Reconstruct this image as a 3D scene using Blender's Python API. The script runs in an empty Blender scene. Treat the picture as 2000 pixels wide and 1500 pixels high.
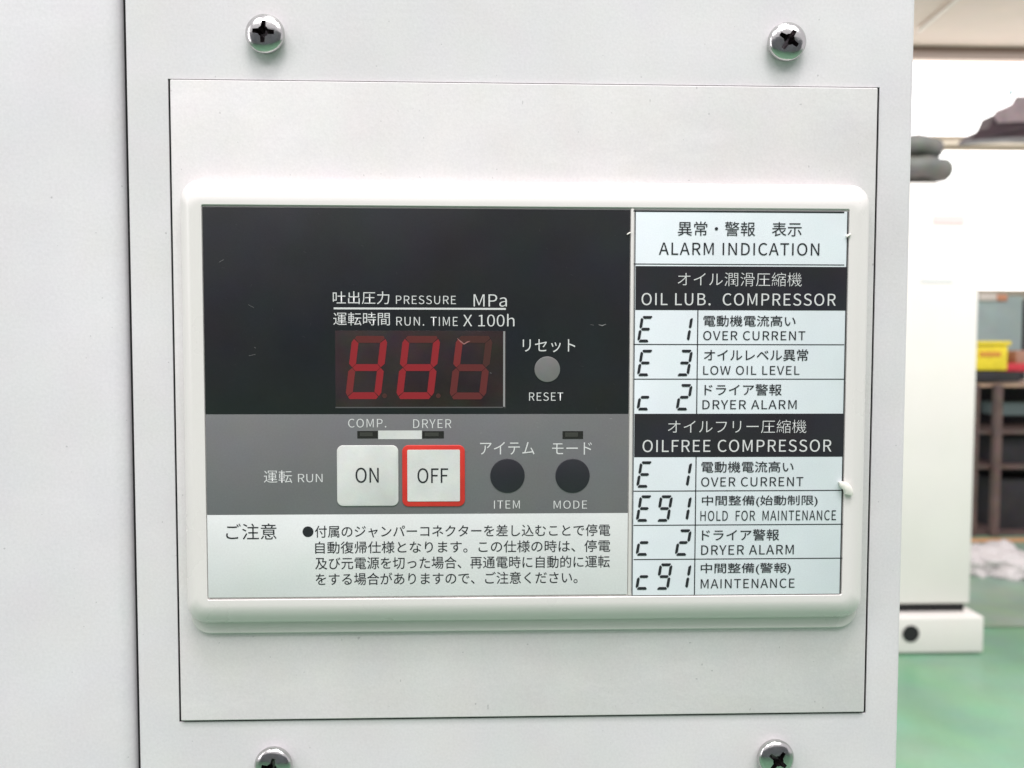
import bpy, bmesh, math, random
from mathutils import Vector, Matrix
random.seed(7)
S = bpy.context.scene
C = S.collection

# ------------------------------------------------------------------ camera
CAM = Vector((-0.01027, -0.19729, 0.01469))
YAW, PIT, ROL, F = math.radians(-1.875), math.radians(-2.725), math.radians(0.098), 1620.0
_r = Vector((math.cos(YAW), math.sin(YAW), 0)); _f = Vector((-math.sin(YAW), math.cos(YAW), 0)); _u = Vector((0, 0, 1))
FW = math.cos(PIT)*_f + math.sin(PIT)*_u
_u2 = -math.sin(PIT)*_f + math.cos(PIT)*_u
RT = math.cos(ROL)*_r + math.sin(ROL)*_u2
UP = -math.sin(ROL)*_r + math.cos(ROL)*_u2
cd = bpy.data.cameras.new('camera'); cam = bpy.data.objects.new('camera', cd); C.objects.link(cam)
cam.matrix_world = Matrix(((RT.x, UP.x, -FW.x, CAM.x), (RT.y, UP.y, -FW.y, CAM.y), (RT.z, UP.z, -FW.z, CAM.z), (0, 0, 0, 1)))
cd.sensor_width = 36; cd.lens = F/2000*36; cd.clip_start = 0.01; cd.clip_end = 100
cd.dof.use_dof = True; cd.dof.focus_distance = 0.195; cd.dof.aperture_fstop = 21
S.camera = cam

# ------------------------------------------------------------------ light of the workshop
w = bpy.data.worlds.new('World'); S.world = w; w.use_nodes = True
w.node_tree.nodes['Background'].inputs[0].default_value = (1.0, 0.955, 1.0, 1)
w.node_tree.nodes['Background'].inputs[1].default_value = 0.95
def lamp(name, loc, size, sizey, power, col=(1, 1, 1), target=(0, 0, 0)):
    d = bpy.data.lights.new(name, 'AREA'); d.shape = 'RECTANGLE'; d.size = size; d.size_y = sizey
    d.energy = power; d.color = col
    o = bpy.data.objects.new(name, d); C.objects.link(o); o.location = loc
    o.rotation_euler = (Vector(target)-Vector(loc)).to_track_quat('-Z', 'Y').to_euler()
    return o
lamp('ceiling_lamp_a', (-1.3, -1.5, 2.2), 1.1, 0.8, 24, (1, 0.96, 0.975))
lamp('ceiling_lamp_b', (0.0, -1.5, 2.2), 1.1, 0.8, 24, (1, 0.96, 0.975))
lamp('ceiling_lamp_c', (1.3, -1.5, 2.2), 1.1, 0.8, 24, (1, 0.96, 0.975))
lamp('ceiling_lamp_d', (0.1, -0.85, 2.35), 0.9, 0.35, 36, (1, 0.965, 0.975))
lamp('added_side_light', (-2.3, -1.0, 0.7), 0.35, 1.5, 9, (1, 0.97, 0.98))  # added light, no known source: highlights the bezel's left edge
lamp('hall_lamp', (2.6, 1.0, 2.7), 1.6, 1.2, 110, (1, 0.97, 0.92), (2.2, 3.4, 0.3))
S.view_settings.view_transform = 'Standard'; S.view_settings.look = 'None'
S.view_settings.exposure = -0.04; S.view_settings.gamma = 1
S.render.film_transparent = False

# ------------------------------------------------------------------ helpers
def P(u, v, y):            # where the ray of photo pixel (u, v) meets the plane at depth y
    d = FW*F + RT*(u-1000) + UP*(750-v)
    return CAM + d*((y-CAM.y)/d.y)
def R(u0, v0, u1, v1, y):  # rectangle on plane y -> x0, x1, z0, z1
    um, vm = (u0+u1)/2, (v0+v1)/2
    return (P(u0, vm, y).x, P(u1, vm, y).x, P(um, v1, y).z, P(um, v0, y).z)

def N(nt, t, **kw):
    n = nt.nodes.new(t)
    for k, v in kw.items():
        setattr(n, k, v)
    return n
def mat(name, col, rough=0.5, metal=0.0, spec=0.5, emit=0.0, bump=0.0, bscale=3000, mott=0.0, mscale=40, scr=0.0, coat=0.0, dirt=0.0, smudge=0.0):
    m = bpy.data.materials.new(name); m.use_nodes = True
    nt = m.node_tree; b = nt.nodes['Principled BSDF']
    b.inputs['Base Color'].default_value = (*col, 1)
    b.inputs['Roughness'].default_value = rough; b.inputs['Metallic'].default_value = metal
    b.inputs['Specular IOR Level'].default_value = spec
    if coat: b.inputs['Coat Weight'].default_value = coat; b.inputs['Coat Roughness'].default_value = 0.12
    if emit:
        b.inputs['Emission Color'].default_value = (*col, 1); b.inputs['Emission Strength'].default_value = emit
    tc = N(nt, 'ShaderNodeTexCoord')
    cur = None
    if mott:
        nz = N(nt, 'ShaderNodeTexNoise'); nz.inputs['Scale'].default_value = mscale; nz.inputs['Detail'].default_value = 6
        nt.links.new(tc.outputs['Object'], nz.inputs['Vector'])
        mr = N(nt, 'ShaderNodeMapRange'); mr.inputs['From Min'].default_value = 0.3; mr.inputs['From Max'].default_value = 0.7
        mr.inputs['To Min'].default_value = 1-mott; mr.inputs['To Max'].default_value = 1+mott*0.5
        nt.links.new(nz.outputs['Fac'], mr.inputs['Value'])
        mx = N(nt, 'ShaderNodeVectorMath', operation='MULTIPLY'); mx.inputs[0].default_value = col
        nt.links.new(mr.outputs[0], mx.inputs[1]); cur = mx.outputs[0]
        n3 = N(nt, 'ShaderNodeTexNoise'); n3.inputs['Scale'].default_value = mscale*55; n3.inputs['Detail'].default_value = 4
        nt.links.new(tc.outputs['Object'], n3.inputs['Vector'])
        m3 = N(nt, 'ShaderNodeMapRange'); m3.inputs['From Min'].default_value = 0.25; m3.inputs['From Max'].default_value = 0.75
        m3.inputs['To Min'].default_value = 1-min(0.06, mott*0.9); m3.inputs['To Max'].default_value = 1+min(0.06, mott*0.6)
        nt.links.new(n3.outputs['Fac'], m3.inputs['Value'])
        x3 = N(nt, 'ShaderNodeVectorMath', operation='SCALE'); nt.links.new(cur, x3.inputs[0]); nt.links.new(m3.outputs[0], x3.inputs['Scale']); cur = x3.outputs[0]
        if smudge:
            mp = N(nt, 'ShaderNodeMapping'); mp.inputs['Rotation'].default_value = (0, 0.6, 0); mp.inputs['Scale'].default_value = (18, 60, 60)
            nt.links.new(tc.outputs['Object'], mp.inputs['Vector'])
            sn = N(nt, 'ShaderNodeTexNoise'); sn.inputs['Scale'].default_value = 1; sn.inputs['Detail'].default_value = 5; sn.inputs['Roughness'].default_value = 0.65
            nt.links.new(mp.outputs[0], sn.inputs['Vector'])
            sr = N(nt, 'ShaderNodeMapRange'); sr.inputs['From Min'].default_value = 0.56; sr.inputs['From Max'].default_value = 0.72; sr.inputs['To Min'].default_value = 1; sr.inputs['To Max'].default_value = 1+smudge
            nt.links.new(sn.outputs['Fac'], sr.inputs['Value'])
            sx = N(nt, 'ShaderNodeVectorMath', operation='SCALE'); nt.links.new(cur, sx.inputs[0]); nt.links.new(sr.outputs[0], sx.inputs['Scale']); cur = sx.outputs[0]
            # sparse dark specks of dust
            dn = N(nt, 'ShaderNodeTexNoise'); dn.inputs['Scale'].default_value = 1000; dn.inputs['Detail'].default_value = 0
            nt.links.new(tc.outputs['Object'], dn.inputs['Vector'])
            dr = N(nt, 'ShaderNodeMapRange'); dr.inputs['From Min'].default_value = 0.845; dr.inputs['From Max'].default_value = 0.88; dr.inputs['To Min'].default_value = 1; dr.inputs['To Max'].default_value = 0.72
            nt.links.new(dn.outputs['Fac'], dr.inputs['Value'])
            dx = N(nt, 'ShaderNodeVectorMath', operation='SCALE'); nt.links.new(cur, dx.inputs[0]); nt.links.new(dr.outputs[0], dx.inputs['Scale']); cur = dx.outputs[0]
        # faint colour drift as on aged paint
        n2 = N(nt, 'ShaderNodeTexNoise'); n2.inputs['Scale'].default_value = mscale*2.7; n2.inputs['Detail'].default_value = 3
        nt.links.new(tc.outputs['Object'], n2.inputs['Vector'])
        mm = N(nt, 'ShaderNodeMix', data_type='RGBA', blend_type='SOFT_LIGHT'); mm.inputs[0].default_value = min(1, mott*1.3)
        nt.links.new(cur, mm.inputs[6]); nt.links.new(n2.outputs['Color'], mm.inputs[7]); cur = mm.outputs[2]
        m2 = N(nt, 'ShaderNodeMapRange'); m2.inputs['To Min'].default_value = rough*0.85; m2.inputs['To Max'].default_value = min(1, rough*1.2)
        nt.links.new(nz.outputs['Fac'], m2.inputs['Value']); nt.links.new(m2.outputs[0], b.inputs['Roughness'])
    if scr or dirt:
        # short fine scratches: thin bands of strongly stretched noise, broken up by a second noise
        def band(rotz, sc, lo, hi):
            mp = N(nt, 'ShaderNodeMapping'); mp.inputs['Rotation'].default_value = (0, rotz, 0); mp.inputs['Scale'].default_value = (sc*0.12, sc, sc)
            nt.links.new(tc.outputs['Object'], mp.inputs['Vector'])
            a = N(nt, 'ShaderNodeTexNoise'); a.inputs['Scale'].default_value = 1; a.inputs['Detail'].default_value = 1
            nt.links.new(mp.outputs[0], a.inputs['Vector'])
            r = N(nt, 'ShaderNodeMapRange'); r.inputs['From Min'].default_value = lo; r.inputs['From Max'].default_value = hi
            nt.links.new(a.outputs['Fac'], r.inputs['Value']); return r.outputs[0]
        s1 = band(0.35, 4200, 0.76, 0.82); s2 = band(-0.9, 3800, 0.77, 0.83)
        ad = N(nt, 'ShaderNodeMath', operation='MAXIMUM'); nt.links.new(s1, ad.inputs[0]); nt.links.new(s2, ad.inputs[1])
        vo = N(nt, 'ShaderNodeTexNoise'); vo.inputs['Scale'].default_value = 60
        nt.links.new(tc.outputs['Object'], vo.inputs['Vector'])
        r = N(nt, 'ShaderNodeMapRange'); r.inputs['From Min'].default_value = 0.5; r.inputs['From Max'].default_value = 0.62
        nt.links.new(vo.outputs['Fac'], r.inputs['Value'])
        mu = N(nt, 'ShaderNodeMath', operation='MULTIPLY'); nt.links.new(ad.outputs[0], mu.inputs[0]); nt.links.new(r.outputs[0], mu.inputs[1])
        mu2 = N(nt, 'ShaderNodeMath', operation='MULTIPLY'); nt.links.new(mu.outputs[0], mu2.inputs[0]); mu2.inputs[1].default_value = max(scr, dirt)
        mm = N(nt, 'ShaderNodeMix', data_type='RGBA')
        nt.links.new(mu2.outputs[0], mm.inputs[0])
        if cur: nt.links.new(cur, mm.inputs[6])
        else: mm.inputs[6].default_value = (*col, 1)
        mm.inputs[7].default_value = (0.9, 0.9, 0.88, 1) if scr else (0.25, 0.2, 0.16, 1)
        cur = mm.outputs[2]
    if cur: nt.links.new(cur, b.inputs['Base Color'])
    if bump:
        nb = N(nt, 'ShaderNodeTexNoise'); nb.inputs['Scale'].default_value = bscale; nb.inputs['Detail'].default_value = 2
        nt.links.new(tc.outputs['Object'], nb.inputs['Vector'])
        bp = N(nt, 'ShaderNodeBump'); bp.inputs['Strength'].default_value = bump; bp.inputs['Distance'].default_value = 0.0001
        nt.links.new(nb.outputs['Fac'], bp.inputs['Height']); nt.links.new(bp.outputs[0], b.inputs['Normal'])
    return m

def mesh(name, verts, faces, m, parent=None, smooth=False):
    me = bpy.data.meshes.new(name); me.from_pydata([tuple(v) for v in verts], [], faces); me.update()
    return link(name, me, m, parent, smooth)
def link(name, me, m, parent=None, smooth=False):
    o = bpy.data.objects.new(name, me); C.objects.link(o)
    if m is not None: me.materials.clear(); me.materials.append(m)
    if smooth: me.shade_smooth()
    if smooth == 'angle': me.set_sharp_from_angle(angle=math.radians(38))
    if parent is not None:
        o.parent = parent; o.matrix_parent_inverse = parent.matrix_world.inverted()
    return o
def empty(name, loc):
    o = bpy.data.objects.new(name, None); C.objects.link(o); o.location = loc; o.empty_display_size = 0.02
    o.matrix_world = Matrix.Translation(loc)
    return o
def tag(o, label=None, cat=None, group=None, kind=None):
    if label: o['label'] = label
    if cat: o['category'] = cat
    if group: o['group'] = group
    if kind: o['kind'] = kind
    return o

def ring(rc, r, y, n=7):
    x0, x1, z0, z1 = rc; r = max(1e-6, min(r, (x1-x0)/2.01, (z1-z0)/2.01))
    out = []
    for cx, cz, a0 in ((x1-r, z1-r, 0), (x0+r, z1-r, 90), (x0+r, z0+r, 180), (x1-r, z0+r, 270)):
        for k in range(n+1):
            a = math.radians(a0+90*k/n); out.append((cx+r*math.cos(a), y, cz+r*math.sin(a)))
    return out
def loft(rings, cap_front=True, cap_back=True):
    V, Fc = [], []; n = len(rings[0])
    for rg in rings: V += rg
    for k in range(len(rings)-1):
        for i in range(n):
            j = (i+1) % n; Fc.append((k*n+i, k*n+j, (k+1)*n+j, (k+1)*n+i)[::-1])
    if cap_front: Fc.append(tuple((len(rings)-1)*n+i for i in range(n))[::-1])
    if cap_back: Fc.append(tuple(range(n)))
    return V, Fc
def ins(rc, d): return (rc[0]+d, rc[1]-d, rc[2]+d, rc[3]-d)
def slab(name, rc, yf, yb, m, parent=None, r=0.0003, bev=0.0001, n=7, smooth='angle'):
    rg = [ring(rc, r, yb, n)]
    for k in range(4):
        a = math.pi/2*k/3
        rg.append(ring(ins(rc, bev*(1-math.cos(a))), max(1e-6, r-bev*(1-math.cos(a))), yf+bev*(1-math.sin(a)), n))
    V, Fc = loft(rg); return mesh(name, V, Fc, m, parent, smooth)
def box(name, x0, x1, y0, y1, z0, z1, m, parent=None, bev=0.0):
    bm = bmesh.new(); bmesh.ops.create_cube(bm, size=1)
    for v in bm.verts: v.co = Vector(((x0+x1)/2+v.co.x*(x1-x0), (y0+y1)/2+v.co.y*(y1-y0), (z0+z1)/2+v.co.z*(z1-z0)))
    if bev: bmesh.ops.bevel(bm, geom=list(bm.edges), offset=bev, segments=3, profile=0.5, affect='EDGES')
    me = bpy.data.meshes.new(name); bm.to_mesh(me); bm.free()
    return link(name, me, m, parent, 'angle' if bev else False)
def prism(name, pts, yf, yb, m, parent=None, smooth=False):   # outline (x, z) extruded in depth
    a = sum(pts[i][0]*pts[(i+1) % len(pts)][1]-pts[(i+1) % len(pts)][0]*pts[i][1] for i in range(len(pts)))
    if a < 0: pts = pts[::-1]
    n = len(pts); V = [(x, yb, z) for x, z in pts]+[(x, yf, z) for x, z in pts]
    Fc = [(i, (i+1) % n, n+(i+1) % n, n+i)[::-1] for i in range(n)]+[tuple(range(n)), tuple(range(n, 2*n))[::-1]]
    Fc = [f[::-1] for f in Fc[:-2]] + [Fc[-2][::-1], Fc[-1][::-1]]
    me_o = mesh(name, V, Fc, m, parent, smooth)
    bm = bmesh.new(); bm.from_mesh(me_o.data); bmesh.ops.recalc_face_normals(bm, faces=bm.faces); bm.to_mesh(me_o.data); bm.free()
    return me_o
def sheet(name, rc, y, m, parent=None):
    x0, x1, z0, z1 = rc
    return mesh(name, [(x0, y, z0), (x1, y, z0), (x1, y, z1), (x0, y, z1)], [(0, 1, 2, 3)], m, parent)
def disc(name, c, r, y, m, parent=None, n=48):
    return mesh(name, [(c[0]+r*math.cos(2*math.pi*k/n), y, c[1]+r*math.sin(2*math.pi*k/n)) for k in range(n)], [tuple(range(n))], m, parent)
def tube(name, pts, r, m, parent=None, sec=10, taper=None):
    V, Fc = [], []; n = len(pts)
    for i, p in enumerate(pts):
        p = Vector(p); t = (Vector(pts[min(i+1, n-1)])-Vector(pts[max(i-1, 0)])).normalized()
        a = t.orthogonal().normalized() if i == 0 else (a-t*a.dot(t)).normalized()
        b = t.cross(a); rr = r if taper is None else r*taper[i]
        V += [p+(a*math.cos(2*math.pi*k/sec)+b*math.sin(2*math.pi*k/sec))*rr for k in range(sec)]
    for i in range(n-1):
        for k in range(sec):
            Fc.append((i*sec+k, i*sec+(k+1) % sec, (i+1)*sec+(k+1) % sec, (i+1)*sec+k))
    Fc += [tuple(range(sec))[::-1], tuple((n-1)*sec+k for k in range(sec))]
    return mesh(name, V, Fc, m, parent, 'angle')

_cv = bpy.data.curves.new('lettering', 'FONT'); _to = bpy.data.objects.new('lettering', _cv); C.objects.link(_to)
_cv.resolution_u = 5
try:      # Blender's own interface face; the built-in face serves if it is missing
    import os
    _latin = bpy.data.fonts.load(os.path.join(bpy.utils.system_resource('DATAFILES', path='fonts'), 'Noto Sans CJK Regular.woff2'))
except Exception:
    _latin = None
_plain = _cv.font
def text(s, u0, v0, u1, v1, y, m, parent, off=-0.0, name='printed_text', space=1.0):
    if max(map(ord, s)) < 256 and len(s) > 3 and s[0] != 'X': space = 1.04
    _cv.font = _latin if (_latin and max(map(ord, s)) < 256) else _plain
    _cv.body = s; _cv.offset = off; _cv.space_character = space
    bpy.context.view_layer.update()
    dg = bpy.context.evaluated_depsgraph_get()
    me = bpy.data.meshes.new_from_object(_to.evaluated_get(dg))
    me.name = name
    xs = [v.co.x for v in me.vertices]; ys = [v.co.y for v in me.vertices]
    x0, x1, z0, z1 = R(u0, v0, u1, v1, y)
    sx = (x1-x0)/(max(xs)-min(xs)); sz = (z1-z0)/(max(ys)-min(ys)); mx, my = min(xs), min(ys)
    for v in me.vertices: v.co = (x0+(v.co.x-mx)*sx, y, z0+(v.co.y-my)*sz)
    return link(name, me, m, parent)

# seven segments, unit cell: W wide (unslanted), H high, slant S; returns list of outlines in (x, z)
SEG = {'0': 'abcdef', '1': 'bc', '2': 'abged', '3': 'abgcd', '9': 'abcdfg', 'E': 'adefg', 'c': 'ged', '8': 'abcdefg'}
def seg_shape(k, x, z, W, H, T, sl, gap):
    h = H/2; g = gap
    def hor(zc):   # horizontal bar with pointed ends
        return [(T*.5+g, zc), (T+g*.6, zc+T/2), (W-T-g*.6, zc+T/2), (W-T*.5-g, zc), (W-T-g*.6, zc-T/2), (T+g*.6, zc-T/2)]
    def ver(xc, z0, z1):
        return [(xc, z0+g), (xc+T/2, z0+T*.5+g), (xc+T/2, z1-T*.5-g), (xc, z1-g), (xc-T/2, z1-T*.5-g), (xc-T/2, z0+T*.5+g)]
    sh = {'a': [(T*.35+g, H-T*.35), (T*.6+g, H), (W-T*.6-g, H), (W-T*.35-g, H-T*.35), (W-T-g*.5, H-T), (T+g*.5, H-T)],
          'd': [(T*.35+g, T*.35), (T*.6+g, 0), (W-T*.6-g, 0), (W-T*.35-g, T*.35), (W-T-g*.5, T), (T+g*.5, T)],
          'g': hor(h),
          'b': [(W-T*.3, H-T*.4-g), (W, H-T*.9-g), (W, h+T*.5+g), (W-T*.5, h+g), (W-T, h+T*.5+g), (W-T, H-T-g)],
          'f': [(T*.3, H-T*.4-g), (0, H-T*.9-g), (0, h+T*.5+g), (T*.5, h+g), (T, h+T*.5+g), (T, H-T-g)],
          'c': [(W-T*.3, T*.4+g), (W, T*.9+g), (W, h-T*.5-g), (W-T*.5, h-g), (W-T, h-T*.5-g), (W-T, T+g)],
          'e': [(T*.3, T*.4+g), (0, T*.9+g), (0, h-T*.5-g), (T*.5, h-g), (T, h-T*.5-g), (T, T+g)]}[k]
    return [(x+px+sl*pz/H, z+pz) for px, pz in sh]

# ------------------------------------------------------------------ materials
M = {}
M['frame'] = mat('cream_white_cabinet_paint', (0.672, 0.658, 0.665), 0.48, bump=0.3, bscale=900, mott=0.06, mscale=30, smudge=0.03)
M['door'] = mat('white_door_paint', (0.70, 0.682, 0.70), 0.48, bump=0.3, bscale=900, mott=0.06, mscale=26, smudge=0.03)
M['plate'] = mat('warm_white_plate_paint', (0.665, 0.648, 0.642), 0.5, bump=0.3, bscale=900, mott=0.06, mscale=34, smudge=0.07)
M['plastic'] = mat('glossy_ivory_plastic', (0.72, 0.695, 0.67), 0.28, bump=0.05, bscale=600, mott=0.012, mscale=60)
M['dark'] = mat('dark_gap', (0.012, 0.012, 0.013), 0.8)
M['gap'] = mat('shadowy_gap', (0.085, 0.085, 0.088), 0.8)
M['black'] = mat('black_printed_foil', (0.014, 0.015, 0.018), 0.36, bump=0.15, bscale=2500, mott=0.25, mscale=30)
M['grey'] = mat('grey_printed_foil', (0.165, 0.165, 0.17), 0.38, bump=0.15, bscale=2500, mott=0.06, mscale=40, scr=0.25)
M['notice'] = mat('white_printed_foil', (0.70, 0.72, 0.71), 0.38, mott=0.05, mscale=40, bump=0.15, bscale=2500)
M['sticker'] = mat('pale_blue_white_sticker', (0.70, 0.755, 0.78), 0.3, mott=0.05, mscale=60)
M['ink'] = mat('black_ink', (0.016, 0.018, 0.021), 0.4)
M['band'] = mat('black_sticker_band', (0.022, 0.022, 0.026), 0.3, mott=0.2, mscale=40)
M['white_ink'] = mat('white_ink', (0.62, 0.63, 0.62), 0.45)
M['key'] = mat('off_white_key', (0.62, 0.64, 0.61), 0.42, mott=0.09, mscale=130, bump=0.2, bscale=1200)
M['red'] = mat('red_key_border', (0.58, 0.035, 0.025), 0.4, mott=0.12, mscale=140)
M['circle'] = mat('black_round_key', (0.02, 0.021, 0.026), 0.4, mott=0.1, mscale=60)
M['reset'] = mat('grey_round_key', (0.17, 0.17, 0.165), 0.4, mott=0.08, mscale=150)
M['slot'] = mat('dark_indicator_lens', (0.02, 0.021, 0.018), 0.25)
M['lens'] = mat('smoked_display_lens', (0.034, 0.023, 0.024), 0.22, mott=0.35, mscale=60)
M['lit'] = mat('lit_red_segment', (0.19, 0.013, 0.017), 0.35, emit=0.36)
M['half'] = mat('half_lit_segment', (0.13, 0.018, 0.018), 0.35, emit=0.35)
M['unlit'] = mat('unlit_segment', (0.095, 0.020, 0.018), 0.35, emit=0.12)
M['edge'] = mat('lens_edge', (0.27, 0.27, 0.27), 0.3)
M['chrome'] = mat('zinc_plated_steel', (0.52, 0.52, 0.51), 0.17, metal=1.0, bump=0.5, bscale=700)
M['recess'] = mat('shaded_recess', (0.22, 0.19, 0.20), 0.28, metal=1.0, bump=0.5, bscale=2500)  # shade inside the deep cross put into a darker metal colour
M['scrap'] = mat('dried_adhesive', (0.78, 0.76, 0.70), 0.5, bump=0.4, bscale=1500)

# ------------------------------------------------------------------ the cabinet front
cab = tag(empty('compressor_cabinet', (0, 0, -1.2)), 'large white steel compressor cabinet filling the picture, with door seam at left', 'cabinet')
XL, XR = -0.09313, 0.09184
op = (-0.0835, 0.0835, -0.07592, 0.07592)
ZT, ZB = 0.45, -1.12
# front panel: bent sheet with the opening for the cover plate
def bent(x, y0, rr, sgn, n=6):      # rounded vertical edge profile from flat (y=0) to back
    return [(x-sgn*rr+sgn*rr*math.sin(math.pi/2*k/n), rr*(1-math.cos(math.pi/2*k/n))) for k in range(n+1)]
def frontpanel():
    L = bent(XL, 0, 0.0009, -1)[::-1]; Rr = bent(XR, 0, 0.0012, 1)
    L = [(L[0][0], 0.03)] + L; Rr = Rr + [(Rr[-1][0], 0.55)]
    V, Fc = [], []
    def strip(prof, z0, z1):
        b = len(V)
        for x, y in prof: V.extend([(x, y, z0), (x, y, z1)])
        for i in range(len(prof)-1): Fc.append((b+2*i, b+2*i+2, b+2*i+3, b+2*i+1))
    zs = [ZB, op[2], op[3], ZT]
    full = L+Rr
    strip(full, ZB, op[2]); strip(full, op[3], ZT)
    strip(L+[(op[0], 0)], op[2], op[3]); strip([(op[1], 0)]+Rr, op[2], op[3])
    # returns of the opening
    b = len(V)
    for y in (0, 0.0004):
        for x, z in ((op[0], op[2]), (op[1], op[2]), (op[1], op[3]), (op[0], op[3])): V.append((x, y, z))
    for i in range(4):
        j = (i+1) % 4; Fc.append((b+i, b+4+i, b+4+j, b+j)[::-1])
    return mesh('front_panel', V, Fc, M['frame'], cab, 'angle')
frontpanel()
box('inner_backing', XL+0.0015, XR-0.0015, 0.0052, 0.006, ZB+.001, ZT-.001, M['gap'], cab)
# door to the left with a wide rolled edge
DX = P(245, 775, 0.0).x
prof = [(-1.05, 0.0)] + bent(DX, 0, 0.0032, 1, 10)
V = []; Fc = []
for x, y in prof: V += [(x, y, ZB), (x, y, ZT)]
for i in range(len(prof)-1): Fc.append((2*i, 2*i+2, 2*i+3, 2*i+1))
tag(mesh('door', V, Fc, M['door'], cab, 'angle'), 'smooth white door left of the dark seam')
box('door_gap_shade', DX-0.02, DX-0.0002, 0.0034, 0.0300, ZB+.002, ZT-.002, M['gap'], cab)  # dark strip added to deepen the shade inside the door gap
box('seam_backing', DX-0.01, XL+0.004, 0.0302, 0.032, ZB, ZT, M['gap'], cab)
box('cabinet_body', -1.05, XR-0.0015, 0.034, 0.55, ZB, ZT-0.001, M['dark'], cab)
box('cabinet_plinth', -1.05, XR-0.01, 0.02, 0.55, -1.2, ZB-0.001, M['dark'], cab)
# small dark clip on the right edge of the panel
box('edge_clip', XR+0.0001, XR+0.0011, 0.003, 0.010, P(1786, 572, 0).z, P(1786, 531, 0).z, mat('dark_green_clip', (0.06, 0.11, 0.11), 0.5), cab, 0.0003)

YP = -0.0007        # face of the proud cover plate
pr = (op[0]+0.00066, op[1]-0.00074, op[2]+0.00062, op[3]-0.00034)
tag(slab('cover_plate', pr, YP, 0.0005, M['plate'], cab, r=0.0003, bev=0.00025), 'separate cover plate set in the panel opening behind the controls')

# ------------------------------------------------------------------ screws
def screw_mesh():
    RB, HH = 0.0045, 0.0031
    prof = [(RB*0.84, 0), (RB*0.92, 0.0003), (RB*0.975, 0.0007), (RB, 0.0012), (RB*0.995, 0.0014)]
    for k in range(1, 15):
        a = math.pi/2*k/14; prof.append((RB*0.995*math.cos(a)**0.85 if k < 14 else 0, 0.0014+(HH-0.0014)*math.sin(a)))
    n = 72; V = []; Fc = []
    for i, (r, h) in enumerate(prof[:-1]):
        V += [(r*math.cos(2*math.pi*k/n), -h, r*math.sin(2*math.pi*k/n)) for k in range(n)]
    V.append((0, -HH, 0)); m = len(prof)-1
    for i in range(m-1):
        for k in range(n): Fc.append((i*n+k, i*n+(k+1) % n, (i+1)*n+(k+1) % n, (i+1)*n+k))
    for k in range(n): Fc.append(((m-1)*n+k, (m-1)*n+(k+1) % n, m*n))
    Fc.append(tuple(range(n))[::-1])
    me = bpy.data.meshes.new('head'); me.from_pydata(V, [], Fc)
    bm = bmesh.new(); bm.from_mesh(me); bmesh.ops.recalc_face_normals(bm, faces=bm.faces); bm.to_mesh(me); bm.free()
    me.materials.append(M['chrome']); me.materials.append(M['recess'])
    # cross-shaped cutter, tapered towards the tip
    def cross(L, w, c, y):
        q = [(L, w*.8), (c, w), (c*.82, c*.82), (w, c), (w*.8, L)]
        out = []
        for k in range(4):
            ca, sa = [(1, 0), (0, 1), (-1, 0), (0, -1)][k]
            for px, pz in q: out.append((px*ca-pz*sa, y, px*sa+pz*ca))
        return out
    A = cross(0.00255, 0.00062, 0.00122, -0.0040); B = cross(0.00245, 0.00056, 0.00108, -0.0026); D = cross(0.0012, 0.00026, 0.00050, -0.0004)
    nn = len(A); V = A+B+D; Fc = []
    for l in range(2):
        for i in range(nn):
            j = (i+1) % nn; Fc.append((l*nn+i, l*nn+j, (l+1)*nn+j, (l+1)*nn+i))
    Fc += [tuple(range(nn)), tuple(range(2*nn, 3*nn))[::-1]]
    mc = bpy.data.meshes.new('cutter'); mc.from_pydata(V, [], Fc)
    bm = bmesh.new(); bm.from_mesh(mc); bmesh.ops.recalc_face_normals(bm, faces=bm.faces); bm.to_mesh(mc); bm.free()
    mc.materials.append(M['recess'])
    oh = bpy.data.objects.new('head', me); oc = bpy.data.objects.new('cutter', mc)
    C.objects.link(oh); C.objects.link(oc)
    md = oh.modifiers.new('cut', 'BOOLEAN'); md.object = oc; md.operation = 'DIFFERENCE'; md.solver = 'EXACT'
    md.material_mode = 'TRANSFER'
    bpy.context.view_layer.update()
    out = bpy.data.meshes.new_from_object(oh.evaluated_get(bpy.context.evaluated_depsgraph_get()))
    bpy.data.objects.remove(oh); bpy.data.objects.remove(oc)
    out.name = 'screw'; out.shade_smooth(); out.set_sharp_from_angle(angle=math.radians(32))
    return out
sm = screw_mesh()
for (u, v, rz, lab) in ((521, 71, 4, 'shiny cross head screw at upper left, its cross nearly upright'),
                        (1533, 86, 33, 'shiny cross head screw at upper right, its cross turned to a slant'),
                        (537, 1489, 12, 'shiny cross head screw at lower left, partly cut off by the picture edge'),
                        (1511, 1475, 38, 'shiny cross head screw at lower right, partly cut off by the picture edge')):
    o = bpy.data.objects.new('screw', sm); C.objects.link(o)
    p = P(u, v, 0); o.location = (p.x, -0.00003, p.z); o.rotation_euler = (math.radians(random.uniform(-2, 2)), math.radians(rz), math.radians(random.uniform(-2, 2)))
    o.location.y = -0.0001
    tag(o, lab, 'screw', 'cross head screws holding the cabinet panel')

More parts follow.
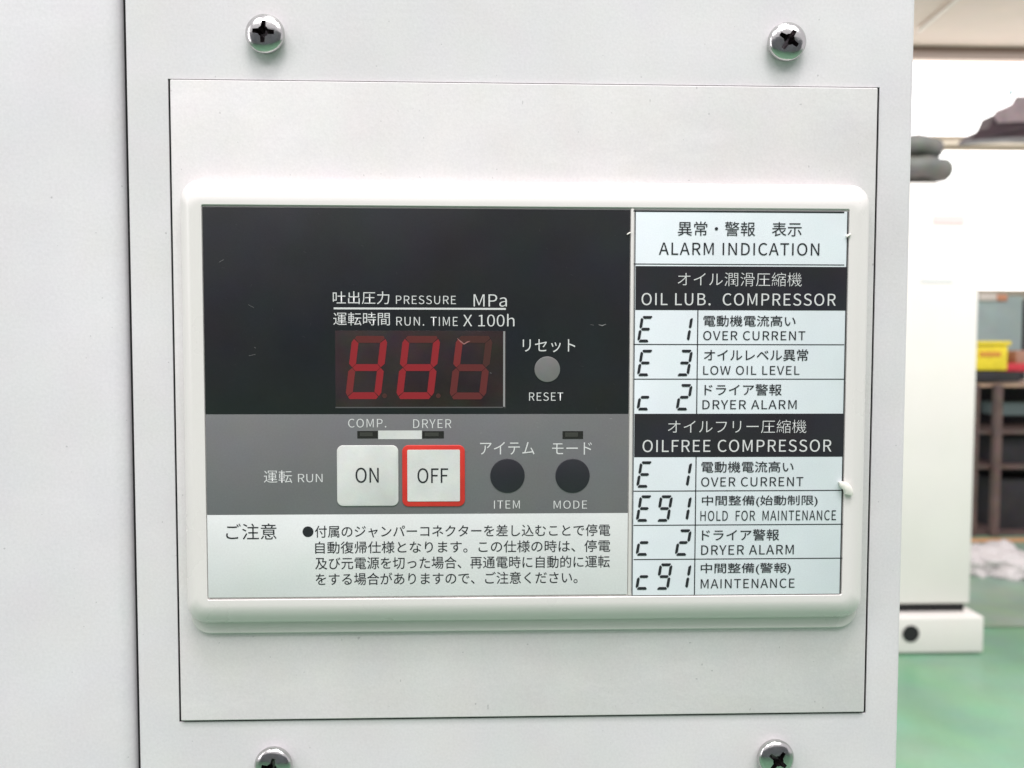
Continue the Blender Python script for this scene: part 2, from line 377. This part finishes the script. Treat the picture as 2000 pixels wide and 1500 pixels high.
# ------------------------------------------------------------------ control panel
cp = tag(empty('control_panel', (0, YP, P(1020, 1230, YP).z)), 'ivory plastic control panel with black and grey foil, red display and ON and OFF keys', 'control panel')
H1 = -0.0065
out = R(367, 360, 1680, 1229, YP)
zc = P(1020, 1210, -0.003).z
fr = R(380, 397, 1666, 1178, H1)
rc_in = R(399, 404, 1652, 1167, H1)
cr = (out[0], out[1], zc, out[3])
fl_rc = (out[0]+0.0003, out[1]-0.0003, out[2], out[3]-0.0006)
slab('bezel_flange', fl_rc, YP-0.0012, YP+0.0001, M['plastic'], cp, r=0.0045, bev=0.0004, n=12)
rings = [ring(cr, 0.0046, YP+0.00005, 12), ring(cr, 0.0046, -0.0026, 12)]
for k in range(0, 10):
    a = math.pi/2*k/9; s = 1-math.cos(a)**1.25; h = math.sin(a)**1.15
    rc = tuple(cr[i]+(fr[i]-cr[i])*s for i in range(4))
    rings.append(ring(rc, 0.0046+(0.0022-0.0046)*s, -0.0029+(H1+0.0029)*h, 12))
rings.append(ring(ins(rc_in, -0.0001), 0.0005, H1, 12)); rings.append(ring(rc_in, 0.0004, H1+0.0001, 12)); rings.append(ring(rc_in, 0.0004, H1+0.0005, 12))
V, Fc = loft(rings); mesh('bezel', V, Fc, M['plastic'], cp, 'angle')
YF = H1+0.00012       # printed foil face
YI = YF-0.00004       # ink on it
YI2 = YF-0.00008
# the three coloured fields of the foil
fo = R(401, 407, 1228, 1164, YF)
zb1, zb2 = P(815, 809, YF).z, P(815, 1004, YF).z
def foil(name, z0, z1, m, lab):
    o = slab(name, (fo[0], fo[1], z0, z1), YF, YF+0.00012, m, cp, r=0.00002, bev=0.00001, n=2); tag(o, lab); return o
foil('foil_field', zb1, fo[3], M['black'], 'black upper field of the foil around the display')
foil('foil_field', zb2, zb1, M['grey'], 'grey middle field of the foil with the keys')
foil('foil_field', fo[2], zb2, M['notice'], 'white lower field of the foil with the printed notice')
# display
dsp = slab('display', R(655, 646, 988, 797, YI), YI, YF+0.00002, M['lens'], cp, r=0.0001, bev=0.00001, n=2)
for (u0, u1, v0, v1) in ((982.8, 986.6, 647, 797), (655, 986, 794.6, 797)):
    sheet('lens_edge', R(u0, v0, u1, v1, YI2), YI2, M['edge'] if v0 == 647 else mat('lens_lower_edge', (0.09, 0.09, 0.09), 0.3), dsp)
def segments(u_bl, v_top, v_bot, wid, slant, thick, gap, keys, y, matfor, parent, name, joined):
    p0 = P(u_bl, v_bot, y); p1 = P(u_bl, v_top, y); sc = (p1.z-p0.z)/(v_bot-v_top)
    V, Fc = [], []
    for k in keys:
        sh = seg_shape(k, p0.x, p0.z, (wid-slant)*sc, (p1.z-p0.z), thick*sc, slant*sc, gap*sc)
        if joined:
            b = len(V); V += [(x, y, z) for x, z in sh]; idx = tuple(range(b, b+len(sh)))
            a = sum(sh[i][0]*sh[(i+1) % 6][1]-sh[(i+1) % 6][0]*sh[i][1] for i in range(6))
            Fc.append(idx if a > 0 else idx[::-1])
        else:
            o = mesh(name, [(x, y, z) for x, z in sh], [tuple(range(6))], matfor(k), parent)
            bm = bmesh.new(); bm.from_mesh(o.data)
            for f in bm.faces:
                f.normal_update()
                if f.normal.y > 0: f.normal_flip()
            bm.to_mesh(o.data); bm.free()
    if joined: return mesh(name, V, Fc, matfor(None), parent)
def lit12(k): return M['unlit'] if k == 'a' else M['lit']
def lit1(k): return M['unlit'] if k == 'a' else (M['half'] if k == 'e' else M['lit'])
M['faint'] = mat('faint_segment', (0.095, 0.019, 0.018), 0.35, emit=0.2)
def lit3(k): return M['half'] if k in 'f' else (M['dimmer'] if k in 'ab' else M['faint'])
M['dimmer'] = mat('dimmest_segment', (0.060, 0.022, 0.018), 0.35, emit=0.05)
segments(674, 656, 779.5, 84, 15, 13.4, 0.55, 'abcdefg', YI2, lit1, dsp, 'segment', False)
segments(773, 656, 779.5, 88, 15, 13.4, 0.55, 'abcdefg', YI2, lit12, dsp, 'segment', False)
segments(877, 656, 780, 86, 15, 13.4, 0.55, 'abcdefg', YI2, lit3, dsp, 'segment', False)
for u in (751, 856):
    p = P(u, 773, YI2); disc('decimal_point', (p.x, p.z), 0.00055, YI2, M['dimmer'], dsp, 20)

W = M['white_ink']; K = M['ink']
def T(s, u0, v0, u1, v1, m=W, y=None, off=0.0, parent=cp, **k):
    if m is W: off = -0.002
    return text(s, u0, v0, u1, v1, YI if y is None else y, m, parent, off, **k)
T('吐出圧力', 650, 569, 760.5, 594, off=-0.0)
T('PRESSURE', 773.4, 577.4, 890.4, 594, off=-0.0)
T('MPa', 925, 575, 990, 599, off=-0.0)
T('運転時間', 651, 610, 761.4, 635.5, off=-0.0)
T('RUN.', 774, 619, 828.5, 636, off=-0.0)
T('TIME', 841, 619, 894, 636.5, off=-0.0)
T('X 100h', 904.6, 613, 1004.8, 637.6, off=-0.0)
sheet('printed_line', R(651.7, 601, 988, 604.6, YI), YI, W, cp)
T('リセット', 1021, 662.6, 1123.6, 687.8, off=-0.0)
T('RESET', 1033.4, 766.4, 1100, 782.8, off=-0.0)
T('COMP.', 680, 818, 754.5, 835, off=-0.0)
T('DRYER', 807, 819, 881.5, 836, off=-0.0)
T('運転', 515.4, 918.4, 570.5, 943.3, off=-0.0)
T('RUN', 582, 925.7, 630, 942, off=-0.0)
T('アイテム', 937.6, 863, 1044, 888, off=-0.0)
T('モード', 1078.4, 864, 1156, 888, off=-0.0)
T('ITEM', 964.8, 977.6, 1015.2, 993.3, off=-0.0)
T('MODE', 1081.3, 977.6, 1146.7, 993.6, off=-0.0)
T('ご注意', 441.5, 1022.5, 540, 1053.8, K, off=-0.0)
p = P(601.5, 1038.5, YI); disc('bullet', (p.x, p.z), 0.00125, YI, K, cp, 32)
T('付属のジャンパーコネクターを差し込むことで停電', 615, 1025, 1192, 1048.7, K, off=0.003)
T('自動復帰仕様となります。この仕様の時は、停電', 615.5, 1056, 1192, 1079.7, K, off=0.003)
T('及び元電源を切った場合、再通電時に自動的に運転', 615.5, 1086.5, 1191, 1110.6, K, off=0.003)
T('をする場合がありますので、ご注意ください。', 616.5, 1117.5, 1128, 1141.5, K, off=0.003)

def key(name, r4, rad, m, h=0.00022, lab=None, par=cp, y0=None):
    yf = YF-h if y0 is None else y0
    o = slab(name, R(*r4, yf), yf, YF+0.00001, m, par, r=rad, bev=0.00014, n=8)
    if lab: o['label'] = lab
    return o
k1 = key('key', (658, 870, 778, 988.5), 0.0014, M['key'], lab='off-white square ON key')
text('ON', 694.3, 913.3, 739.7, 943, YF-0.00026, K, k1, 0.0)
k2 = key('key', (785.5, 869.5, 908, 989.5), 0.0015, M['red'], lab='OFF key with a thick red border')
kf = slab('key_face', R(795.6, 878.5, 898.3, 979.4, YF-0.0003), YF-0.0003, YF-0.00015, M['key'], k2, r=0.0003, bev=0.00003, n=4, smooth=False)
text('OFF', 815.3, 914.3, 875.2, 943.7, YF-0.00034, K, k2, 0.0)
def rkey(u, v, r, m, lab):
    yf = YF-0.00015; p = P(u, v, yf); rr = r*0.1218e-3*0.972
    c = (p.x-rr, p.x+rr, p.z-rr, p.z+rr)
    o = slab('round_key', c, yf, YF+0.00001, m, cp, r=rr, bev=0.00012, n=14); o['label'] = lab
rkey(1069, 721.4, 25, M['reset'], 'small grey round reset key')
rkey(991.2, 929.3, 33.7, M['circle'], 'black round item key')
rkey(1118.4, 929.3, 33.7, M['circle'], 'black round mode key beneath the single indicator')
for r4 in ((697.8, 841.7, 738.2, 856.3), (824.4, 842, 867, 856.3), (1098.7, 842, 1138.9, 857.3)):
    o = sheet('indicator_lens', R(*r4, YI), YI, M['slot'], cp)
    x0, x1, z0, z1 = R(*r4, YI)
    sheet('indicator_window', (x0+0.0006, x1-0.0012, z0+0.0005, z1-0.0003), YI2, mat('indicator_window', (0.045, 0.047, 0.04), 0.3), o)
sheet('indicator_bridge', R(738.6, 840.8, 824, 857.7, YI), YI, M['key'], cp)
# lines along the divider between foil and sticker
DV = R(1228.5, 408, 1236.5, 1162, H1+0.0003)
slab('divider', (DV[0]+0.00012, DV[1]-0.00018, DV[2], DV[3]), H1+0.0001, H1+0.0004, M['plastic'], cp, r=0.00005, bev=0.00003, n=2)
# fine scratches and a fibre caught on the foil
M['scratch'] = mat('pale_scratch', (0.22, 0.22, 0.22), 0.5)
def scratch(pts, wpx=1.4, m=None, y=None):
    y = YF-0.0001 if y is None else y
    q = [P(u, v, y) for u, v in pts]; V = []; Fc = []; w_ = wpx*0.06e-3
    for i, a in enumerate(q):
        t = (q[min(i+1, len(q)-1)]-q[max(i-1, 0)]).normalized(); nrm = Vector((-t.z, 0, t.x))
        ww = w_*(0.35 if i in (0, len(q)-1) else 1)
        V += [a-nrm*ww, a+nrm*ww]
    for i in range(len(q)-1): Fc.append((2*i, 2*i+2, 2*i+3, 2*i+1))
    return mesh('scratch', V, Fc, m or M['scratch'], cp)
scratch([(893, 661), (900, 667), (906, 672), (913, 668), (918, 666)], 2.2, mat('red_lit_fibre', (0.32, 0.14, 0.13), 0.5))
scratch([(1153, 634), (1160, 635)], 1.2); scratch([(1169, 634), (1176, 636), (1184, 633)], 2.0)
scratch([(428, 512), (437, 507)], 1.6); scratch([(485, 595), (496, 601)], 1.2); scratch([(486, 695), (499, 692)], 1.4)
scratch([(497, 678), (499, 680)], 1.8); scratch([(957, 728), (960, 729)], 2)
for _ in range(46):
    u, v = random.uniform(410, 1215), random.uniform(415, 800)
    if 640 < u < 1130 and v > 560: continue
    a = random.gauss(0.2, 0.9); L = random.uniform(1, 7)
    scratch([(u, v), (u+L*math.cos(a), v+L*math.sin(a))], random.uniform(0.5, 1.1), mat('faint_scratch', (random.uniform(0.05, 0.13),)*3, 0.5) if _ % 6 == 0 else bpy.data.materials['faint_scratch'])

# ------------------------------------------------------------------ alarm list sticker
al = tag(empty('alarm_list_sticker', (0.055, YF, P(1445, 1160, YF).z)), 'pale rectangular sticker listing alarm codes in black print, right of the black foil', 'sticker')
ar = R(1237, 412, 1649.5, 1161, YF)
slab('backing_sheet', ar, YF, YF+0.00012, M['sticker'], al, r=0.0001, bev=0.00002, n=3)
def hl(v, wpx=1.7, u0=1237.5, u1=1649): sheet('printed_line', R(u0, v-wpx/2, u1, v+wpx/2, YI), YI, K, al)
def vl(x, z0, z1, wd): sheet('printed_line', (x-wd/2, x+wd/2, z0, z1), YI, K, al)
px = 0.1218e-3
for v, wd in ((413.5, 3), (516.5, 1.8), (673, 1.8), (740.5, 1.8), (958.5, 1.8), (1025, 1.8), (1091.5, 1.8)): hl(v, wd)
vl(ar[1]-px*1.2, ar[2], ar[3], px*2.2); vl(ar[0]+px*0.9, ar[2], ar[3], px*1.4)
b1 = R(1237.5, 520.5, 1649, 606, YI); b2 = R(1237.5, 808, 1646, 892.5, YI)
for b in (b1, b2): sheet('header_band', (ar[0]+px*2.4, ar[1]-px*1.2, b[2], b[3]), YF-0.00003, M['band'], al)
dv = P(1361, 780, YI).x
vl(dv, b2[3], b1[2], px*2); vl(dv, ar[2], b2[2], px*2)
def A(s, u0, v0, u1, v1, m=K, off=0.004, **k): text(s, u0, v0, u1, v1, YI2, m, al, off, **k)
A('異常・警報　表示', 1324, 433, 1566, 461, off=-0.0)
A('ALARM INDICATION', 1287, 474, 1600.5, 498.5, off=-0.0)
A('オイル潤滑圧縮機', 1324, 532, 1566, 559, W, off=-0.01)
A('OIL LUB.  COMPRESSOR', 1253, 572.8, 1632.5, 596.8, W, off=-0.0)
A('電動機電流高い', 1374, 616, 1554, 637.8); A('OVER CURRENT', 1373.5, 646.5, 1573, 664.5, off=-0.0)
A('オイルレベル異常', 1375, 682, 1578.5, 705); A('LOW OIL LEVEL', 1373.5, 714.5, 1561.7, 732, off=-0.0)
A('ドライア警報', 1376, 750, 1527, 772.5); A('DRYER ALARM', 1372, 781.5, 1556, 799, off=-0.0)
A('オイルフリー圧縮機', 1304.7, 820, 1575, 846, W, off=-0.01)
A('OILFREE COMPRESSOR', 1255, 858.8, 1624, 882.8, W, off=-0.0)
A('電動機電流高い', 1370, 901, 1550, 923); A('OVER CURRENT', 1369.5, 931.8, 1569, 950, off=-0.0)
A('中間整備(始動制限)', 1371, 967.5, 1597, 990); A('HOLD  FOR  MAINTENANCE', 1368, 997, 1633, 1016.8, off=-0.0)
A('ドライア警報', 1371, 1033.7, 1522, 1056); A('DRYER ALARM', 1369.5, 1064.6, 1550.4, 1083, off=-0.0)
A('中間整備(警報)', 1368.6, 1099.5, 1544.6, 1122.3); A('MAINTENANCE', 1368.6, 1130.4, 1552, 1148.8, off=-0.0)
for txt, vt, du in (('E 1', 617, 3.5), ('E 3', 683, 3), ('c 2', 750, 2.4), ('E 1', 901, 1.5), ('E91', 967.5, .8), ('c 2', 1034, .4), ('c91', 1100.5, 0)):
    for i, ch in enumerate(txt):
        if ch == ' ': continue
        segments((1240.5, 1280, 1317)[i]+du, vt, vt+51.5, 33.5, 8, 5.4, 1.3, SEG[ch], YI2, lambda k: K, al, 'code_digit', True)

# dried adhesive bits on the sticker edge
def scrap(outl, h, lab, y=YF-0.0001):
    pts = [(P(u, v, y).x, P(u, v, y).z) for u, v in outl]
    cx = sum(p[0] for p in pts)/len(pts); cz = sum(p[1] for p in pts)/len(pts); n = len(pts)
    V = [(x, y, z) for x, z in pts]+[(x, y-h*.8, z) for x, z in pts]+[(cx+(x-cx)*.7, y-h, cz+(z-cz)*.7) for x, z in pts]
    Fc = [(l*n+i, l*n+(i+1) % n, (l+1)*n+(i+1) % n, (l+1)*n+i) for l in range(2) for i in range(n)]+[tuple(range(2*n, 3*n)), tuple(range(n))[::-1]]
    o = mesh('adhesive_scrap', V, Fc, M['scrap'])
    bm = bmesh.new(); bm.from_mesh(o.data); bmesh.ops.recalc_face_normals(bm, faces=bm.faces); bm.to_mesh(o.data); bm.free()
    o.data.shade_smooth(); o.data.set_sharp_from_angle(angle=math.radians(50))
    tag(o, lab, 'adhesive scrap', 'bits of dried adhesive on the sticker edges')
scrap([(1637, 941), (1646, 940), (1654, 943), (1660, 950), (1663, 958), (1663, 966), (1655, 966), (1648, 964), (1646, 956), (1639, 950)], 0.0011, 'largest white curl of dried adhesive, on the right edge of the sticker beside OVER CURRENT')
scrap([(1652, 461), (1656, 457), (1660, 456), (1661, 458), (1656, 462), (1653, 464)], 0.0005, 'tiny white fleck of adhesive at the upper right corner of the sticker')
scrap([(1224, 457), (1228, 454), (1232, 453), (1232, 455), (1228, 457), (1225, 459)], 0.0003, 'thin pale fleck on the divider left of the alarm heading')

bpy.data.objects.remove(_to)

# ------------------------------------------------------------------ workshop behind, right of the cabinet
FZ = -1.2
M['floor'] = mat('green_painted_floor', (0.19, 0.37, 0.235), 0.35, mott=0.25, mscale=1.6)
fl = mesh('floor', [(-8, -6, FZ), (12, -6, FZ), (12, 14, FZ), (-8, 14, FZ)], [(0, 1, 2, 3)], M['floor']); fl['kind'] = 'structure'
# worn grey lane further back
ly0, ly1 = 3.25, 4.75
tag(mesh('walkway', [(0.3, ly0, FZ+.004), (9, ly0, FZ+.004), (9, ly1, FZ+.004), (0.3, ly1, FZ+.004)], [(0, 1, 2, 3)], mat('worn_grey_green_floor', (0.26, 0.36, 0.28), 0.4, mott=0.25, mscale=2)), kind='structure')
tag(mesh('floor_line', [(0.3, ly1+.01, FZ+.004), (9, ly1+.01, FZ+.004), (9, ly1+.12, FZ+.004), (0.3, ly1+.12, FZ+.004)], [(0, 1, 2, 3)], mat('orange_floor_line', (0.75, 0.42, 0.22), 0.5, mott=0.2, mscale=6)), kind='structure')

# the hall's near wall, reflected in the screws and the glossy parts
tag(box('wall', -7, 7.5, -4.7, -4.5, FZ, 2.3, mat('grey_blue_hall_wall', (0.26, 0.26, 0.29), 0.8, mott=0.3, mscale=1.2)), kind='structure')

# white machine
MY = 3.0
wm = tag(empty('white_machine', (P(1840, 1272, MY).x, MY, FZ)), 'tall white machine cabinet on a pale skid base, blurred behind the right edge', 'machine')
M['wmach'] = mat('white_machine_paint', (0.82, 0.78, 0.75), 0.45, mott=0.04, mscale=3)
xr = P(1907, 760, MY).x; xlm = xr-0.75
ztop = P(1840, 356, MY).z; zg1 = P(1840, 1180, MY).z; zg0 = P(1840, 1197, MY).z
box('machine_body', xlm, xr, MY, MY+0.8, zg1, ztop, M['wmach'], wm, 0.01)
box('dark_gap_strip', xlm+.02, P(1888, 1188, MY).x, MY+0.02, MY+0.75, zg0+.0005, zg1-.0005, M['dark'], wm)
bx = P(1922, 1235, MY-.05).x
box('skid_base', xlm-.03, bx, MY-.05, MY+0.8, FZ+.006, zg0, M['wmach'], wm, 0.008)
p = P(1779, 1238, MY-.052); disc('fork_hole', (p.x, p.z), 17/1620*3.2, MY-.0525, M['dark'], wm, 40)
sheet('badge', R(1824, 421, 1884, 437, MY-.003), MY-.003, mat('faded_pink_badge', (0.80, 0.62, 0.62), 0.5), wm)
sheet('nameplate', R(1800, 545, 1862, 551, MY-.003), MY-.003, mat('pale_grey_nameplate', (0.74, 0.75, 0.76), 0.5), wm)
# grey duct coils on top of it
dh = tag(empty('coiled_hose', (P(1815, 356, MY+.1).x, MY+.1, ztop)), 'thick grey hose coiled twice on top of the white machine', 'hose')
M['duct'] = mat('grey_duct', (0.13, 0.13, 0.12), 0.6, mott=0.2, mscale=8)
for (v, rv, ue) in ((294, 20, 1838), (335, 21.5, 1856)):
    s_ = 3.2/1620; xe = P(ue, v, MY+.2).x; rmin = rv*s_; cz = P(1800, v, MY+.2).z
    Rm = .17; cx = xe-rmin-Rm
    tube('hose_coil', [Vector((cx+Rm*math.cos(t*math.pi/24), MY+.2+.55*Rm*math.sin(t*math.pi/24), cz+.004*math.sin(t))) for t in range(49)], rmin, M['duct'], dh, 14)
# rack with bins
RY = 4.95
rk = tag(empty('storage_rack', (P(1955, 1078, RY).x, RY, FZ)), 'brown steel storage rack with dark shelves behind the white machine', 'rack')
M['brown'] = mat('brown_rack_steel', (0.135, 0.09, 0.08), 0.55, mott=0.25, mscale=9)
M['shelf'] = mat('pale_brown_shelf', (0.42, 0.28, 0.2), 0.55, mott=0.2, mscale=9)
M['shade'] = mat('dark_stock', (0.03, 0.028, 0.032), 0.7, mott=0.3, mscale=8)
x0 = P(1895, 900, RY).x; x1 = x0+1.6
def shelf(v0, v1, m, y1=RY+.55): box('shelf', x0, x1, RY+.001, y1, P(1950, v1, RY).z, P(1950, v0, RY).z, m, rk)
shelf(749, 756, M['shelf']); shelf(841, 848, M['brown']); shelf(909, 916, M['brown']); shelf(1040, 1076, M['brown'])
for u0, u1 in ((1934, 1948), (1896, 1903)):
    box('post', P(u0, 900, RY).x, P(u1, 900, RY).x, RY-.04, RY, FZ+.006, P(1940, 751, RY).z, M['brown'], rk)
box('post', x1-.06, x1, RY-.04, RY, FZ+.006, P(1940, 751, RY).z, M['brown'], rk)
box('back_board', x0, x1, RY+.56, RY+.58, P(1950, 1040, RY).z, P(1950, 751, RY).z, M['shade'], rk)
def crate(name, r4, y, dep, m, lab, cat, bev=.01):
    a, b, c, d = R(*r4, y); o = box(name, a, b, y, y+dep, c, d, m, None, bev); tag(o, lab, cat); return o
crate('stock_box', (1952, 853, 2040, 908.5, ), RY+.1, .3, M['shade'], 'dark box on the middle shelf of the brown rack', 'box')
crate('stock_box', (1950, 936, 2060, 1039.5), RY+.1, .3, M['shade'], 'large dark box on the lowest shelf of the brown rack', 'box')
crate('tool_case', (1950, 786, 2040, 812), RY+.3, .2, mat('grey_teal_case', (0.25, 0.33, 0.33), 0.5), 'grey teal case on the shelf just under the rack top', 'case')
# top of rack: yellow bin, red trays, tool board
yb = tag(empty('yellow_bin', (P(1938, 718, RY+.02).x, RY+.02, P(1938, 722, RY+.02).z)), 'bright yellow plastic bin on top of the brown rack', 'bin')
M['yellow'] = mat('yellow_plastic', (0.95, 0.74, 0.04), 0.45, mott=0.15, mscale=20)
a, b, c, d = R(1898, 668, 1969, 724, RY+.02)
box('bin_body', a, b, RY+.02, RY+.3, c, d-.02, M['yellow'], yb, .01)
box('bin_rim', a-.01, b+.01, RY+.005, RY+.31, d-.0195, d+.005, M['yellow'], yb, .004)
box('bin_label', a+.05, b-.05, RY+.014, RY+.0195, c+.09, c+.12, mat('orange_print', (0.7, 0.3, 0.05), 0.5), yb)
crate('red_tray', (1953, 710, 2060, 726), RY+.03, .3, mat('red_plastic', (0.62, 0.04, 0.06), 0.45), 'red plastic tray beside the yellow bin on the rack', 'tray')
crate('black_tray', (1898, 726, 1995, 745), RY+.0, .3, M['shade'], 'low black tray under the yellow bin on the rack top', 'tray')
crate('brown_carton', (1985, 685, 2060, 711), RY+.05, .25, mat('brown_carton', (0.42, 0.22, 0.16), 0.7), 'small brown carton on the red tray', 'carton')
# grey green tool cabinet behind the rack
GY = 6.2
gc = tag(empty('green_cabinet', (P(1955, 700, GY).x, GY, FZ)), 'grey green steel cupboard standing behind the yellow bin', 'cupboard')
a, b, c, d = R(1895, 578, 1997, 720, GY)
box('cupboard_body', a, b, GY, GY+.5, FZ+.006, d, mat('grey_green_steel', (0.36, 0.44, 0.43), 0.5, mott=0.1, mscale=5), gc, .01)
box('cupboard_seam', b+.001, b+.03, GY, GY+.5, FZ+.006, d-.03, M['shade'], gc)
crate('parts_box', (1914, 573, 1948, 588), GY-.02, .3, mat('white_cardboard', (0.75, 0.68, 0.62), 0.6), 'pale cardboard box on top of the green cupboard', 'box')
crate('parts_box', (1949, 575, 1969, 588), GY-.02, .3, mat('orange_cardboard', (0.66, 0.30, 0.18), 0.6), 'small orange box on top of the green cupboard', 'box')

# plastic bag heap on the floor before the rack
def blob(name, r4, y, dep, m, lab, cat, amp=.18, seed=1):
    a, b, c, d = R(*r4, y); rnd = random.Random(seed)
    bm = bmesh.new(); bmesh.ops.create_icosphere(bm, subdivisions=4, radius=1)
    from mathutils import noise
    for q in bm.verts:
        n_ = 1+amp*noise.noise(q.co*2.1+Vector((seed, 0, 0)))+amp*.6*noise.noise(q.co*5+Vector((0, seed, 0)))
        q.co = Vector(((a+b)/2+q.co.x*n_*(b-a)/2, y+dep/2+q.co.y*n_*dep/2, max(c, (c+d)/2+q.co.z*n_*(d-c)/2)))
    me = bpy.data.meshes.new(name); bm.to_mesh(me); bm.free(); o = link(name, me, m, None, True); tag(o, lab, cat); return o
BY = 4.0
blob('plastic_bag', (1880, 1086, 1960, 1154), BY, .35, mat('white_plastic_film', (0.66, 0.62, 0.62), 0.35), 'crumpled white plastic bag on the floor beside the white machine', 'bag', .3, 3)
blob('plastic_bag', (1925, 1082, 2070, 1158), BY-.05, .4, bpy.data.materials['white_plastic_film'], 'larger crumpled white bag at the right picture edge on the floor', 'bag', .35, 8)

# far wall, windows, beams, ceiling
WY = 9.0
M['wall'] = mat('pale_wall', (0.62, 0.56, 0.50), 0.8, mott=0.06, mscale=1.5)
wz = lambda v: P(1900, v, WY).z
box('wall', 1.5, 9.5, WY+.02, WY+.2, FZ, 3.9, M['wall'])['kind'] = 'structure'
gl = mat('daylit_glass', (1.0, 1.0, 1.0), 0.4, emit=2.2)
fm = mat('beige_window_frame', (0.55, 0.46, 0.38), 0.6)
def window(v0, v1, lab, cols):
    x0_, x1_ = 3.2, 8.4
    wn = tag(empty('window', (5.8, WY, wz(v1))), lab, 'window', 'daylit windows in the far wall')
    step = (x1_-x0_)/cols
    for k in range(cols):
        box('pane', x0_+k*step+.004, x0_+(k+1)*step-.004, WY-.02, WY-.005, wz(v1), wz(v0), gl, wn)
    for z_ in (wz(v1)-.06, wz(v0)+.002):
        box('frame', x0_-.05, x1_+.05, WY-.05, WY-.003, z_, z_+.056, fm, wn)
window(111, 273, 'upper row of glaring daylit windows under the roof beam', 1)
window(296, 566, 'large lower daylit window between the cross beam and the green cupboard', 1)
bmz = [wz(292), wz(273)]
tag(box('cross_beam', 2.5, 9.3, WY-.25, WY-.051, bmz[0]+.03, bmz[1]-.02, mat('peach_beam', (0.85, 0.70, 0.58), 0.7), None, .005), 'horizontal peach beam between the two rows of windows', 'beam')
zc_ = P(1900, 98, WY-.4).z
M['ceil'] = mat('beige_ceiling_lining', (0.82, 0.67, 0.60), 0.8, mott=0.06, mscale=2)
cl = box('ceiling', 1.5, 9.5, 4.5, WY+.2, zc_, zc_+.1, M['ceil']); cl['kind'] = 'structure'
tag(box('roof_beam', 1.5, 9.3, WY-.5, WY-.26, zc_-.055, zc_-.002, mat('brown_roof_beam', (0.22, 0.15, 0.12), 0.7), None, .005), 'dark brown beam along the top of the far wall', 'beam')
q0, q1 = P(1796, 42, 8.0), P(1842, 0, 7.4)
tag(tube('conduit', [Vector((q0.x, q0.y, zc_-.03)), Vector((q1.x, 6.6, zc_-.03))], .02, mat('pale_conduit', (0.8, 0.72, 0.66), 0.5)), 'thin pale conduit running slantwise under the ceiling', 'conduit')
# hoist silhouette before the upper windows
HY = 7.0
hs = tag(empty('hoist', (P(1960, 268, HY).x, HY, P(1960, 270, HY).z)), 'dark brown hoist arm seen against the upper windows at right', 'hoist')
M['hoist'] = mat('dark_purple_brown_steel', (0.10, 0.06, 0.075), 0.5, mott=0.2, mscale=9)
M['hoist2'] = mat('rosy_brown_steel', (0.50, 0.38, 0.42), 0.5, mott=0.2, mscale=9)
def poly(name, pts, y, dep, m, par): return prism(name, [(P(u, v, y).x, P(u, v, y).z) for u, v in pts], y, y+dep, m, par)
poly('arm', [(1895, 274), (1902, 262), (1912, 255), (1930, 251), (1937, 238), (1944, 222), (1950, 226), (2060, 236), (2060, 270), (1990, 268), (1950, 270)], HY, .2, M['hoist'], hs)
poly('panel', [(1943, 228), (1946, 216), (1962, 210), (1978, 202), (1986, 188), (2060, 186), (2060, 242), (1990, 238), (1950, 240)], HY-.03, .02, M['hoist2'], hs)
poly('brace', [(1900, 268), (1990, 246), (2060, 224), (2060, 232), (1992, 254), (1904, 274)], HY-.05, .015, M['hoist'], hs)
poly('hook_rod', [(1972, 186), (1976, 173), (1980, 173), (1977, 186)], HY, .03, mat('teal_rod', (0.2, 0.42, 0.48), 0.5), hs)
